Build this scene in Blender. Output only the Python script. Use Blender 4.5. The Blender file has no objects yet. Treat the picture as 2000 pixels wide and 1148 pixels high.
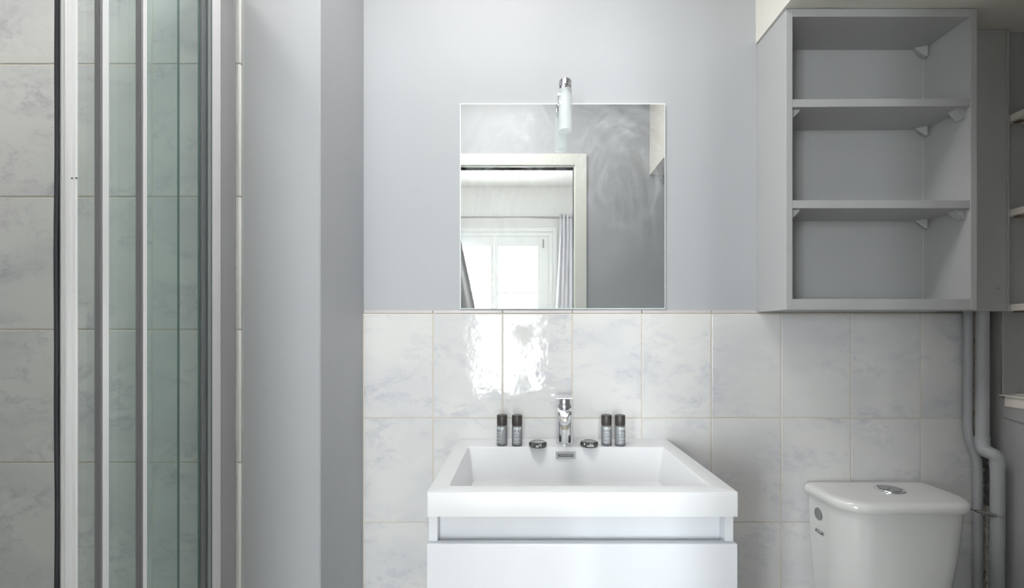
import bpy, bmesh, math, random
from mathutils import Vector, Matrix
random.seed(7)
S = bpy.context.scene
C = S.collection
PI = math.pi
CZ = 1.166                                   # eye height

# ------------------------------------------------------------------ camera
cam_data = bpy.data.cameras.new('camera')
cam_data.sensor_width = 36.0
cam_data.lens = 36.0 * 946 / 2000
cam_data.shift_x = -21 / 2000
cam_data.shift_y = 76 / 2000
cam_data.clip_start = 0.02
cam = bpy.data.objects.new('camera', cam_data)
cam.location = (0, 0, CZ)
cam.rotation_euler = (PI / 2, 0, 0)
C.objects.link(cam)
S.camera = cam

# ------------------------------------------------------------------ exposure
S.view_settings.view_transform = 'Standard'
S.view_settings.look = 'None'
S.view_settings.gamma = 1.0
S.view_settings.use_curve_mapping = False
S.view_settings.exposure = 0.26

S.cycles.transparent_max_bounces = 40
S.cycles.max_bounces = 14
S.cycles.diffuse_bounces = 6
S.cycles.sample_clamp_indirect = 12

# ------------------------------------------------------------------ sky
W = bpy.data.worlds.new('world')
S.world = W
W.use_nodes = True
bg = W.node_tree.nodes['Background']
bg.inputs[0].default_value = (0.95, 0.972, 1.0, 1)
bg.inputs[1].default_value = 27.0

# bedroom windows, the second added for brightness (cut openings, sky portals in them)
WIN = [(-1.08, 0.374), (-3.20, -1.75)]
WZ0, WZ1 = 0.34, 2.42
WY = -3.2
def portal(x0, x1):
    l = bpy.data.lights.new('window_daylight', 'AREA')
    l.shape = 'RECTANGLE'; l.size = x1 - x0; l.size_y = WZ1 - WZ0
    l.cycles.is_portal = True
    o = bpy.data.objects.new('window_daylight', l)
    o.location = ((x0 + x1) / 2, WY - 0.21, (WZ0 + WZ1) / 2)
    o.rotation_euler = (PI / 2, 0, PI)        # -Z of the lamp looks to +Y (into the room)
    o.rotation_euler = (-PI / 2, 0, 0)
    C.objects.link(o)
    # aim check: local -Z -> world +Y
    d = o.matrix_basis.to_3x3() @ Vector((0, 0, -1))
    if d.y < 0: o.rotation_euler = (PI / 2, 0, 0)
for a, b in WIN: portal(a, b)

def lamp_area(name, loc, sx, sy, power, col=(1, 1, 1), rot=(0, 0, 0)):
    l = bpy.data.lights.new(name, 'AREA'); l.shape = 'RECTANGLE'; l.size = sx; l.size_y = sy
    l.energy = power; l.color = col
    o = bpy.data.objects.new(name, l); o.location = loc; o.rotation_euler = rot
    C.objects.link(o); return o
bath_fill = lamp_area('added_bathroom_fill', (-.125, .76, 2.545), .52, .40, 10.0, (1.0, .985, .96))  # unseen fill light, added to brighten the bathroom
shower_fill = lamp_area('added_shower_fill', (-1.10, .68, 2.565), .22, .22, 4.0, (1.0, .985, .96))  # second added fill, lifts the shower tiles

# ------------------------------------------------------------------ materials
def srgb(r, g, b):
    f = lambda c: (c / 255 / 12.92) if c / 255 <= 0.04045 else ((c / 255 + 0.055) / 1.055) ** 2.4
    return (f(r), f(g), f(b), 1)

class NT:
    def __init__(s, name):
        s.m = bpy.data.materials.new(name); s.m.use_nodes = True
        s.t = s.m.node_tree; s.n = s.t.nodes; s.b = s.n['Principled BSDF']; s.out = s.n['Material Output']
    def add(s, typ, **kw):
        n = s.n.new(typ)
        for k, v in kw.items():
            if k.startswith('i_'):
                n.inputs[k[2:].replace('_', ' ')].default_value = v
            else: setattr(n, k, v)
        return n
    def link(s, a, b): s.t.links.new(a, b)
    def ramp(s, fac, stops):
        r = s.n.new('ShaderNodeValToRGB'); e = r.color_ramp.elements
        while len(e) < len(stops): e.new(0.5)
        for q, (p, c) in zip(e, stops): q.position = p; q.color = c
        s.link(fac, r.inputs[0]); return r.outputs[0]
    def mix(s, fac, a, b):
        m = s.n.new('ShaderNodeMix'); m.data_type = 'RGBA'
        for inp, v in ((m.inputs[0], fac), (m.inputs[6], a), (m.inputs[7], b)):
            if hasattr(v, 'links'): s.link(v, inp)
            else: inp.default_value = v
        return m.outputs[2]
    def bump(s, h, strength, dist=0.001):
        b = s.n.new('ShaderNodeBump'); b.inputs['Strength'].default_value = strength
        b.inputs['Distance'].default_value = dist
        s.link(h, b.inputs['Height']); s.link(b.outputs[0], s.b.inputs['Normal']); return b
    def noise(s, vec, scale, detail=3, rough=0.5, dist=0.0):
        n = s.n.new('ShaderNodeTexNoise'); n.inputs['Scale'].default_value = scale
        n.inputs['Detail'].default_value = detail; n.inputs['Roughness'].default_value = rough
        n.inputs['Distortion'].default_value = dist
        if vec is not None: s.link(vec, n.inputs['Vector'])
        return n
    def coord(s, kind='Object'):
        return s.n.new('ShaderNodeTexCoord').outputs[kind]

def simple(name, col, rough=0.5, metal=0.0, bump=0, bscale=200, bdist=0.0005, spec=0.5, coat=0.0):
    t = NT(name); t.b.inputs['Base Color'].default_value = col
    t.b.inputs['Roughness'].default_value = rough; t.b.inputs['Metallic'].default_value = metal
    t.b.inputs['Specular IOR Level'].default_value = spec
    t.b.inputs['Coat Weight'].default_value = coat
    t.b.inputs['Coat Roughness'].default_value = 0.03
    if bump:
        n = t.noise(t.coord(), bscale, 3)
        t.bump(n.outputs[0], bump, bdist)
    return t.m

def paint(name, c1, c2, rough=0.45, b1=0.25, scale=2.0, spec=0.5):
    t = NT(name); co = t.coord()
    n = t.noise(co, scale, 4, 0.6)
    t.link(t.mix(n.outputs[0], c1, c2), t.b.inputs['Base Color'])
    t.b.inputs['Roughness'].default_value = rough
    t.b.inputs['Specular IOR Level'].default_value = spec
    f = t.noise(co, 420, 3, 0.6); g = t.noise(co, 28, 3, 0.5)
    ma = t.add('ShaderNodeMath', operation='MULTIPLY_ADD'); t.link(g.outputs[0], ma.inputs[0]); ma.inputs[1].default_value = 2.0
    t.link(f.outputs[0], ma.inputs[2])
    t.bump(ma.outputs[0], b1, 0.0008)
    return t.m

M = {}
M['grey'] = paint('grey_satin_paint', srgb(172, 174, 177), srgb(179, 181, 184), 0.52, 0.26)
M['grey_wood'] = paint('grey_painted_wood', srgb(176, 177, 177), srgb(183, 184, 184), 0.5, 0.15, 6)
M['grey_dark'] = paint('grey_eggshell_paint', srgb(166, 167, 168), srgb(175, 176, 177), 0.5, 0.3)
M['plaster'] = paint('warm_white_plaster', srgb(222, 219, 210), srgb(232, 229, 222), 0.6, 0.5, 5)
M['white_wall'] = paint('white_room_paint', srgb(214, 214, 213), srgb(220, 220, 219), 0.7, 0.1)
M['casing'] = paint('off_white_gloss_paint', srgb(222, 223, 214), srgb(228, 228, 220), 0.35, 0.1, 8)
M['win'] = simple('window_white', srgb(222, 224, 224), 0.35)
M['tile_rim'] = simple('glazed_tile_rim', srgb(228, 228, 226), 0.2)
M['shelf'] = paint('cream_painted_board', srgb(232, 226, 218), srgb(240, 235, 228), 0.5, 0.15, 9)
M['ceramic'] = simple('white_basin_resin', srgb(222, 223, 225), 0.32)
M['gloss'] = simple('white_gloss_lacquer', srgb(218, 220, 224), 0.2)
M['toilet'] = simple('white_vitreous_china', srgb(226, 226, 224), 0.12, coat=0.5)
M['chrome'] = simple('polished_chrome', (0.80, 0.81, 0.83, 1), 0.10, 1.0)
M['alu'] = simple('bright_aluminium', (0.95, 0.95, 0.96, 1), 0.35, 0.35)
M['alu_satin'] = simple('satin_aluminium', srgb(160, 160, 162), 0.5, 0.3)
M['groove'] = simple('grooved_aluminium', srgb(150, 148, 152), 0.4, 0.6)
M['rubber'] = simple('black_rubber', srgb(42, 45, 52), 0.4)
M['dark'] = simple('dark_slot', srgb(70, 66, 64), 0.5)
M['black'] = simple('black_plastic', srgb(52, 48, 47), 0.32)
M['capblack'] = simple('dark_cap_plastic', srgb(66, 60, 58), 0.38)
M['print'] = simple('white_print', srgb(236, 238, 238), 0.6)
M['inkgrey'] = simple('grey_print', srgb(60, 62, 66), 0.6)
M['pipe'] = paint('grey_painted_pipe', srgb(164, 166, 169), srgb(173, 175, 178), 0.42, 0.3, 20)
M['curtain'] = simple('light_grey_linen', srgb(208, 208, 213), 0.9, bump=0.3, bscale=900)
M['curtain_dark'] = simple('mid_grey_linen', srgb(158, 158, 160), 0.9, bump=0.3, bscale=900)
M['rod'] = simple('brushed_steel_rod', srgb(150, 148, 148), 0.35, 0.8)
M['floor'] = paint('dark_parquet', srgb(158, 142, 124), srgb(176, 160, 140), 0.45, 0.2, 3)
M['floor_tile'] = paint('grey_floor_tile', srgb(158, 156, 152), srgb(172, 170, 166), 0.35, 0.2, 3)
M['grout'] = paint('warm_white_grout', srgb(204, 195, 180), srgb(218, 210, 196), 0.8, 0.5, 30)
M['border'] = paint('mauve_border_strip', srgb(196, 190, 190), srgb(206, 200, 199), 0.35, 0.2, 10)
M['clip'] = simple('tarnished_brass_clip', srgb(140, 130, 116), 0.45, 0.6)
M['facade'] = simple('pale_stone_facade', srgb(225, 220, 210), 0.9)

def tile_mat(name, base, vein, amount=1.0, rough=0.07):
    t = NT(name)
    co = t.coord(); oi = t.add('ShaderNodeObjectInfo')
    mul = t.add('ShaderNodeVectorMath', operation='SCALE'); mul.inputs[0].default_value = (37, 51, 23)
    t.link(oi.outputs['Random'], mul.inputs[3])
    ad = t.add('ShaderNodeVectorMath', operation='ADD'); t.link(co, ad.inputs[0]); t.link(mul.outputs[0], ad.inputs[1])
    rot = t.add('ShaderNodeMapping'); rot.inputs['Rotation'].default_value = (0, 0.75, 0); rot.inputs['Scale'].default_value = (0.75, 1, 1.25)
    t.link(ad.outputs[0], rot.inputs[0])
    warp = t.noise(rot.outputs[0], 9, 4, 0.6)
    wsub = t.add('ShaderNodeVectorMath', operation='SUBTRACT'); t.link(warp.outputs['Color'], wsub.inputs[0]); wsub.inputs[1].default_value = (.5, .5, .5)
    wsc = t.add('ShaderNodeVectorMath', operation='SCALE'); t.link(wsub.outputs[0], wsc.inputs[0]); wsc.inputs[3].default_value = 0.10
    wad = t.add('ShaderNodeVectorMath', operation='ADD'); t.link(rot.outputs[0], wad.inputs[0]); t.link(wsc.outputs[0], wad.inputs[1])
    n1 = t.noise(wad.outputs[0], 10, 5, 0.62, 0.6)
    # thin veins where the noise crosses 0.5
    ab = t.add('ShaderNodeMath', operation='SUBTRACT'); t.link(n1.outputs[0], ab.inputs[0]); ab.inputs[1].default_value = 0.5
    aa = t.add('ShaderNodeMath', operation='ABSOLUTE'); t.link(ab.outputs[0], aa.inputs[0])
    v = t.ramp(aa.outputs[0], [(0.0, (1, 1, 1, 1)), (0.03, (.55, .55, .55, 1)), (0.085, (0, 0, 0, 1))])
    n2 = t.noise(wad.outputs[0], 7, 3, 0.5)
    msk = t.ramp(n2.outputs[0], [(0.43, (0, 0, 0, 1)), (0.60, (1, 1, 1, 1))])
    vm = t.add('ShaderNodeMath', operation='MULTIPLY'); t.link(v, vm.inputs[0]); t.link(msk, vm.inputs[1])
    n4 = t.noise(wad.outputs[0], 40, 4, 0.7)
    m4 = t.ramp(n4.outputs[0], [(0.36, (.1, .1, .1, 1)), (0.60, (1, 1, 1, 1))])
    vm2 = t.add('ShaderNodeMath', operation='MULTIPLY'); t.link(vm.outputs[0], vm2.inputs[0]); t.link(m4, vm2.inputs[1])
    sc = t.add('ShaderNodeMath', operation='MULTIPLY'); t.link(vm2.outputs[0], sc.inputs[0]); sc.inputs[1].default_value = amount * 0.55
    n3 = t.noise(wad.outputs[0], 5, 3, 0.5)
    soft = t.ramp(n3.outputs[0], [(0.45, (0, 0, 0, 1)), (0.75, (.35, .35, .35, 1))])
    b2 = t.mix(soft, base, vein)
    t.link(t.mix(sc.outputs[0], b2, vein), t.b.inputs['Base Color'])
    t.b.inputs['Roughness'].default_value = rough
    t.b.inputs['Specular IOR Level'].default_value = 0.42
    wob = t.noise(ad.outputs[0], 26, 2, 0.5); fine = t.noise(ad.outputs[0], 150, 2, 0.5)
    ma = t.add('ShaderNodeMath', operation='MULTIPLY_ADD'); t.link(fine.outputs[0], ma.inputs[0]); ma.inputs[1].default_value = 0.12
    t.link(wob.outputs[0], ma.inputs[2])
    t.bump(ma.outputs[0], 0.14, 0.004)
    return t.m
M['tile'] = tile_mat('marbled_white_tile', srgb(220, 219, 217), srgb(178, 181, 194), 1.0)
M['tile_shower'] = tile_mat('marbled_shower_tile', srgb(220, 221, 217), srgb(168, 168, 180), 1.0, 0.25)

def glass_mat(name, tint, rough=0.0, refl=1.0):
    t = NT(name); t.n.remove(t.b)
    tr = t.add('ShaderNodeBsdfTransparent'); tr.inputs[0].default_value = tint
    gl = t.add('ShaderNodeBsdfGlossy'); gl.inputs['Roughness'].default_value = rough
    fr = t.add('ShaderNodeFresnel'); fr.inputs[0].default_value = 1.5
    mx = t.add('ShaderNodeMixShader'); 
    k = t.add('ShaderNodeMath', operation='MULTIPLY'); t.link(fr.outputs[0], k.inputs[0]); k.inputs[1].default_value = refl
    ge = t.add('ShaderNodeNewGeometry'); fb_ = t.add('ShaderNodeMath', operation='SUBTRACT'); fb_.inputs[0].default_value = 1.0; t.link(ge.outputs['Backfacing'], fb_.inputs[1])
    k2 = t.add('ShaderNodeMath', operation='MULTIPLY'); t.link(k.outputs[0], k2.inputs[0]); t.link(fb_.outputs[0], k2.inputs[1]); k = k2
    t.link(k.outputs[0], mx.inputs[0]); t.link(tr.outputs[0], mx.inputs[1]); t.link(gl.outputs[0], mx.inputs[2])
    t.link(mx.outputs[0], t.out.inputs[0]); return t.m
M['glass_green'] = glass_mat('green_tinted_glass', (0.95, 0.976, 0.969, 1), 0.0, 1.3)
M['glass_edge_green'] = simple('green_glass_edge', srgb(92, 122, 116), 0.2)
M['pane'] = glass_mat('clear_window_glass', (0.96, 0.98, 0.98, 1))

def frosted():
    t = NT('frosted_glass'); b = t.b
    b.inputs['Base Color'].default_value = (0.95, 0.96, 0.96, 1)
    b.inputs['Roughness'].default_value = 0.35
    tl = t.add('ShaderNodeBsdfTranslucent'); tl.inputs[0].default_value = (0.95, 0.97, 0.97, 1)
    tp = t.add('ShaderNodeBsdfTransparent'); tp.inputs[0].default_value = (0.96, 0.98, 0.98, 1)
    m1 = t.add('ShaderNodeMixShader'); m1.inputs[0].default_value = 0.5
    t.link(b.outputs[0], m1.inputs[1]); t.link(tl.outputs[0], m1.inputs[2])
    m2 = t.add('ShaderNodeMixShader'); m2.inputs[0].default_value = 0.5
    t.link(m1.outputs[0], m2.inputs[1]); t.link(tp.outputs[0], m2.inputs[2])
    t.link(m2.outputs[0], t.out.inputs[0]); return t.m
M['frosted'] = frosted()

def bottle_mat():
    t = NT('smoky_bottle_plastic'); b = t.b
    b.inputs['Base Color'].default_value = srgb(150, 153, 157)
    b.inputs['Roughness'].default_value = 0.12
    lw = t.add('ShaderNodeLayerWeight'); lw.inputs[0].default_value = 0.35
    c = t.mix(lw.outputs['Facing'], srgb(160, 163, 166), srgb(72, 74, 80))
    t.link(c, b.inputs['Base Color'])
    tp = t.add('ShaderNodeBsdfTransparent'); tp.inputs[0].default_value = (0.7, 0.72, 0.75, 1)
    m2 = t.add('ShaderNodeMixShader'); m2.inputs[0].default_value = 0.18
    t.link(b.outputs[0], m2.inputs[1]); t.link(tp.outputs[0], m2.inputs[2])
    t.link(m2.outputs[0], t.out.inputs[0]); return t.m
M['bottle'] = bottle_mat()

def mirror_mat():
    t = NT('smeared_mirror'); t.n.remove(t.b)
    gl = t.add('ShaderNodeBsdfGlossy'); gl.inputs[0].default_value = (0.90, 0.92, 0.915, 1); gl.inputs['Roughness'].default_value = 0.0
    df = t.add('ShaderNodeBsdfDiffuse'); df.inputs[0].default_value = (0.82, 0.85, 0.9, 1)
    co = t.coord()
    def arc(cx, cz, r0, r1, seed):
        """wiped streaks that follow an arc round (cx, cz)"""
        sx = t.add('ShaderNodeSeparateXYZ'); t.link(co, sx.inputs[0])
        def mth(op, a_, b_=None, c_=None):
            n_ = t.add('ShaderNodeMath', operation=op)
            for k_, v_ in enumerate((a_, b_, c_)):
                if v_ is None: continue
                if hasattr(v_, 'links'): t.link(v_, n_.inputs[k_])
                else: n_.inputs[k_].default_value = v_
            return n_.outputs[0]
        dx = mth('SUBTRACT', sx.outputs[0], cx); dz = mth('SUBTRACT', sx.outputs[2], cz)
        r = mth('SQRT', mth('ADD', mth('MULTIPLY', dx, dx), mth('MULTIPLY', mth('MULTIPLY', dz, dz), .45)))
        th_ = mth('ARCTAN2', dx, mth('MULTIPLY', dz, .7))
        cv = t.add('ShaderNodeCombineXYZ'); t.link(mth('MULTIPLY', r, 42.0), cv.inputs[0]); t.link(mth('MULTIPLY', th_, 1.3), cv.inputs[1]); cv.inputs[2].default_value = seed
        st = t.noise(cv.outputs[0], 1.0, 4, 0.65, 0.3)
        s_ = t.ramp(st.outputs[0], [(.38, (0, 0, 0, 1)), (.85, (1, 1, 1, 1))])
        band = t.ramp(r, [(r0, (0, 0, 0, 1)), (r0 + .03, (1, 1, 1, 1)), (r1 - .05, (.8, .8, .8, 1)), (r1, (0, 0, 0, 1))])
        up = t.ramp(mth('ADD', dz, .5), [(.38, (0, 0, 0, 1)), (.52, (1, 1, 1, 1))])
        bl = t.noise(co, 7 + seed, 3, .5); blr = t.ramp(bl.outputs[0], [(.30, (.3, .3, .3, 1)), (.7, (1, 1, 1, 1))])
        return mth('MULTIPLY', mth('MULTIPLY', mth('MULTIPLY', s_, band), up), blr)
    a0 = arc(-0.15, 0.10, .03, .19, 1.0); b0 = arc(0.19, 0.05, .05, .21, 4.0)
    c0 = arc(0.02, -0.05, .12, .33, 8.0)
    s1 = t.add('ShaderNodeMath', operation='ADD'); t.link(a0, s1.inputs[0]); t.link(b0, s1.inputs[1])
    s1b = t.add('ShaderNodeMath', operation='MULTIPLY_ADD'); t.link(c0, s1b.inputs[0]); s1b.inputs[1].default_value = .5; t.link(s1.outputs[0], s1b.inputs[2]); s1 = s1b
    # general haze + small specks
    n = t.noise(co, 3.0, 4, 0.6)
    hz = t.ramp(n.outputs[0], [(0.45, (0.02, 0.02, 0.02, 1)), (0.75, (0.30, 0.30, 0.30, 1))])
    vo = t.add('ShaderNodeTexVoronoi'); vo.inputs['Scale'].default_value = 34; t.link(co, vo.inputs['Vector'])
    sp = t.ramp(vo.outputs['Distance'], [(0.0, (1, 1, 1, 1)), (0.035, (0, 0, 0, 1))])
    gate = t.noise(co, 6, 2); gr = t.ramp(gate.outputs[0], [(0.52, (0, 0, 0, 1)), (0.58, (1, 1, 1, 1))])
    sm = t.add('ShaderNodeMath', operation='MULTIPLY'); t.link(sp, sm.inputs[0]); t.link(gr, sm.inputs[1])
    s2 = t.add('ShaderNodeMath', operation='MULTIPLY_ADD'); t.link(s1.outputs[0], s2.inputs[0]); s2.inputs[1].default_value = 0.45; t.link(sm.outputs[0], s2.inputs[2])
    s3 = t.add('ShaderNodeMath', operation='MULTIPLY_ADD'); t.link(hz, s3.inputs[0]); s3.inputs[1].default_value = 0.25; t.link(s2.outputs[0], s3.inputs[2]); s3.use_clamp = True
    mx = t.add('ShaderNodeMixShader'); t.link(s3.outputs[0], mx.inputs[0]); t.link(gl.outputs[0], mx.inputs[1]); t.link(df.outputs[0], mx.inputs[2])
    t.link(mx.outputs[0], t.out.inputs[0]); return t.m
M['mirror'] = mirror_mat()
M['mirror_edge'] = simple('polished_mirror_edge', srgb(238, 243, 242), 0.15)

def rawplaster(name, stops):
    t = NT(name); co = t.coord(); n = t.noise(co, 45, 6, 0.75)
    t.link(t.ramp(n.outputs[0], stops), t.b.inputs['Base Color'])
    t.b.inputs['Roughness'].default_value = 0.9
    t.bump(n.outputs[0], 0.9, 0.004); return t.m
M['raw'] = rawplaster('crumbly_bare_plaster', [(0.36, srgb(120, 104, 84)), (0.46, srgb(190, 172, 142)), (0.56, srgb(205, 198, 188)), (0.68, srgb(176, 174, 170))])
M['rawlight'] = rawplaster('chipped_pale_plaster', [(0.36, srgb(110, 100, 92)), (0.46, srgb(200, 194, 186)), (0.6, srgb(215, 212, 206))])
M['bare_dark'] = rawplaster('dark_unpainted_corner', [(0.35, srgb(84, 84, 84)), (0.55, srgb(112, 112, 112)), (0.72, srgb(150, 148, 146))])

def soapmat():
    t = NT('pleated_black_wrap'); co = t.coord(); n = t.noise(co, 240, 3, 0.7)
    t.link(t.ramp(n.outputs[0], [(0.48, srgb(40, 37, 38)), (0.66, srgb(120, 118, 118))]), t.b.inputs['Base Color'])
    t.b.inputs['Roughness'].default_value = 0.18; t.b.inputs['Coat Weight'].default_value = 0.8
    t.bump(n.outputs[0], 0.5, 0.002); return t.m
M['soap'] = soapmat()

# ------------------------------------------------------------------ mesh helpers
def P(px, py, D):
    return Vector(((px - 1021) * D / 946, D, CZ + (650 - py) * D / 946))

def obj(name, bm, mat, parent=None, smooth=False, loc=None, **props):
    me = bpy.data.meshes.new(name)
    bmesh.ops.recalc_face_normals(bm, faces=bm.faces[:])
    bm.to_mesh(me); bm.free()
    if smooth:
        for p in me.polygons: p.use_smooth = True
        try: me.set_sharp_from_angle(angle=math.radians(38))
        except Exception: pass
    o = bpy.data.objects.new(name, me)
    mats = mat if isinstance(mat, (list, tuple)) else [mat]
    for m in mats: me.materials.append(M[m] if isinstance(m, str) else m)
    C.objects.link(o)
    if loc is not None: o.location = loc
    if parent is not None: o.parent = parent
    for k, v in props.items(): o[k] = v
    return o

def thing(name, label, cat, loc=(0, 0, 0), group=None):
    o = bpy.data.objects.new(name, None); C.objects.link(o); o.location = loc
    o.empty_display_size = 0.05
    o['label'] = label; o['category'] = cat
    if group: o['group'] = group
    return o
def struct(name, bm, mat, label=None, **kw):
    o = obj(name, bm, mat, **kw); o['kind'] = 'structure'
    if label: o['label'] = label
    return o
def tag(o, label, cat, group=None):
    o['label'] = label; o['category'] = cat
    if group: o['group'] = group
    return o

def BM(): return bmesh.new()
def box(bm, x0, x1, y0, y1, z0, z1, bev=0.0, seg=2):
    r = bmesh.ops.create_cube(bm, size=1.0)
    vs = r['verts']
    for v in vs:
        v.co = Vector(((x0 + x1) / 2 + v.co.x * (x1 - x0), (y0 + y1) / 2 + v.co.y * (y1 - y0), (z0 + z1) / 2 + v.co.z * (z1 - z0)))
    if bev > 0:
        es = list({e for v in vs for e in v.link_edges})
        bmesh.ops.bevel(bm, geom=es, offset=bev, segments=seg, affect='EDGES', profile=0.5)
    return bm
def bx(*a, **k): return box(BM(), *a, **k)
def cyl(bm, p0, p1, r0, r1=None, n=24, caps=True):
    p0 = Vector(p0); p1 = Vector(p1); r1 = r0 if r1 is None else r1
    d = (p1 - p0); L = d.length; q = d.to_track_quat('Z', 'Y').to_matrix().to_4x4()
    mat = Matrix.Translation((p0 + p1) / 2) @ q
    bmesh.ops.create_cone(bm, cap_ends=caps, segments=n, radius1=r0, radius2=r1, depth=L, matrix=mat)
    return bm
def lathe(bm, prof, cx=0, cy=0, z0=0, n=32, sx=1, sy=1):
    rings = []
    for r, z in prof:
        rings.append([bm.verts.new((cx + r * sx * math.cos(2 * PI * i / n), cy + r * sy * math.sin(2 * PI * i / n), z0 + z)) for i in range(n)])
    for a, b in zip(rings, rings[1:]):
        for i in range(n): bm.faces.new((a[i], a[(i + 1) % n], b[(i + 1) % n], b[i]))
    if prof[0][0] > 1e-6: bm.faces.new(rings[0][::-1])
    if prof[-1][0] > 1e-6: bm.faces.new(rings[-1])
    return bm
def rings_loft(bm, rings, cap0=True, cap1=True):
    R = [[bm.verts.new(p) for p in r] for r in rings]
    n = len(R[0])
    for a, b in zip(R, R[1:]):
        for i in range(n): bm.faces.new((a[i], a[(i + 1) % n], b[(i + 1) % n], b[i]))
    if cap0: bm.faces.new(R[0][::-1])
    if cap1: bm.faces.new(R[-1])
    return bm
def tube(bm, pts, r, n=20, sub=6):
    P_ = [Vector(p) for p in pts]; out = []
    for i in range(len(P_) - 1):
        a = P_[max(i - 1, 0)]; b = P_[i]; c = P_[i + 1]; d = P_[min(i + 2, len(P_) - 1)]
        for k in range(sub):
            t = k / sub
            out.append(0.5 * ((2 * b) + (c - a) * t + (2 * a - 5 * b + 4 * c - d) * t * t + (3 * b - a - 3 * c + d) * t ** 3))
    out.append(P_[-1])
    rings = []; up = Vector((1, 0, 0))
    for i, p in enumerate(out):
        t = (out[min(i + 1, len(out) - 1)] - out[max(i - 1, 0)]).normalized()
        u = (up - t * up.dot(t)).normalized(); v = t.cross(u); up = u
        rings.append([p + r * (u * math.cos(2 * PI * k / n) + v * math.sin(2 * PI * k / n)) for k in range(n)])
    return rings_loft(bm, rings)
def prism(bm, pts, axis, a0, a1):
    """pts 2-D polygon; axis 'x','y','z' extrusion a0..a1"""
    def mk(p, a):
        return {'x': (a, p[0], p[1]), 'y': (p[0], a, p[1]), 'z': (p[0], p[1], a)}[axis]
    return rings_loft(bm, [[mk(p, a0) for p in pts], [mk(p, a1) for p in pts]])
def rrect(x0, x1, y0, y1, r, n=6, rb=None):
    rb = r if rb is None else rb
    pts = []
    for (cx, cy, a, rr) in ((x1 - r, y0 + r, -PI / 2, r), (x1 - rb, y1 - rb, 0, rb), (x0 + rb, y1 - rb, PI / 2, rb), (x0 + r, y0 + r, PI, r)):
        for k in range(n + 1):
            t = a + k / n * PI / 2
            pts.append((cx + rr * math.cos(t), cy + rr * math.sin(t)))
    return pts
_tc = {}
def text_bm(s, size, depth=0.0):
    cu = bpy.data.curves.new('lettering', 'FONT'); cu.body = s; cu.size = size; cu.align_x = 'CENTER'
    cu.resolution_u = 3; cu.offset = size * 0.015
    o = bpy.data.objects.new('lettering', cu); C.objects.link(o)
    dg = bpy.context.evaluated_depsgraph_get()
    me = bpy.data.meshes.new_from_object(o.evaluated_get(dg))
    bm = BM(); bm.from_mesh(me)
    bpy.data.objects.remove(o); bpy.data.meshes.remove(me); bpy.data.curves.remove(cu)
    return bm

# ================================================================== SETTING: bathroom
YB = 1.41       # painted back wall
YT = 1.4015     # back tile face
YG = 1.4032     # grout face
YL = 1.1017     # shower tile face
YLP = 1.107     # painted face of the boxed-out wall
XL, XR = -1.55, 1.35
ZC = 2.62
YF0, YF1 = 0.165, 0.215
DX0, DX1, DZ = -0.46, 0.272, 2.05

bm = bx(XL - .1, XR + .25, YB, YB + .12, -.1, ZC + .1)
wall_back = struct('wall_back', bm, 'grey', 'satin grey painted wall above marbled tiles, behind mirror and basin')

# boxed out wall on the left (shower wall + grey return)
bm = BM()
xs = -0.463
prof = [(XL, YLP), (-0.6405, YLP), (-0.60, YLP), (-0.55, YLP), (-0.50, YLP), (xs - 0.003, YLP), (xs, YLP + 0.003), (xs - 0.0005, 1.2), (xs + .001, 1.3), (xs, YB + .01), (XL, YB + .01)]
prism(bm, prof, 'z', 0, ZC)
wall_shower = struct('wall_shower', bm, 'grey', 'grey boxed-out wall between the shower and the mirror wall')

bm = BM(); box(bm, XL - .1, XL, YF0, YB + .1, -.1, ZC + .1)
struct('wall_left', bm, 'white_wall', 'left wall inside the shower')

# right wall with shelf niche
YN0, YN1 = 0.55, 1.36
ZN0, ZN1 = 0.985, 2.3
bm = BM()
box(bm, XR, XR + .17, YN1, YB + .05, 0, ZC)
box(bm, XR, XR + .17, YF0, YN1, 0, ZN0)
box(bm, XR, XR + .17, YF0, YN1, ZN1, ZC)
box(bm, XR, XR + .17, YF0, YN0, ZN0, ZN1)
box(bm, XR + .17, XR + .25, YF0, YB + .05, 0, ZC)
wall_right = struct('wall_right', bm, 'grey_dark', 'grey right wall with a recessed shelf niche')
# raised plaster apron under the niche, with a rounded lower corner
bm = BM()
pts = [(1.377, 1.13), (1.379, 0.965), (1.371, 0.945), (1.352, 0.931), (1.32, 0.925), (1.25, 0.918), (1.15, 0.915), (1.0, 0.912), (1.0, 0.984), (1.36, 0.984), (1.362, 1.13)]
prism(bm, pts, 'x', XR - 0.004, XR + .001)
obj('plaster_apron', bm, 'grey_dark', wall_right, kind='structure')
# corner bead beside the niche
bm = BM(); box(bm, XR - .004, XR + .002, 1.3595, 1.3635, 0.99, 2.003, 0.001)
box(bm, XR - .002, XR + .002, 1.3685, 1.372, 0.99, 1.24, 0.001)
obj('corner_bead', bm, 'grey_wood', wall_right)

# front wall (door wall)
bm = BM()
box(bm, XL - .1, DX0, YF0, YF1, 0, ZC)
box(bm, DX1, XR + .25, YF0, YF1, 0, ZC)
box(bm, DX0, DX1, YF0, YF1, DZ, ZC)
struct('wall_front', bm, 'grey', 'grey wall around the doorway, seen in the mirror')
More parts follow.
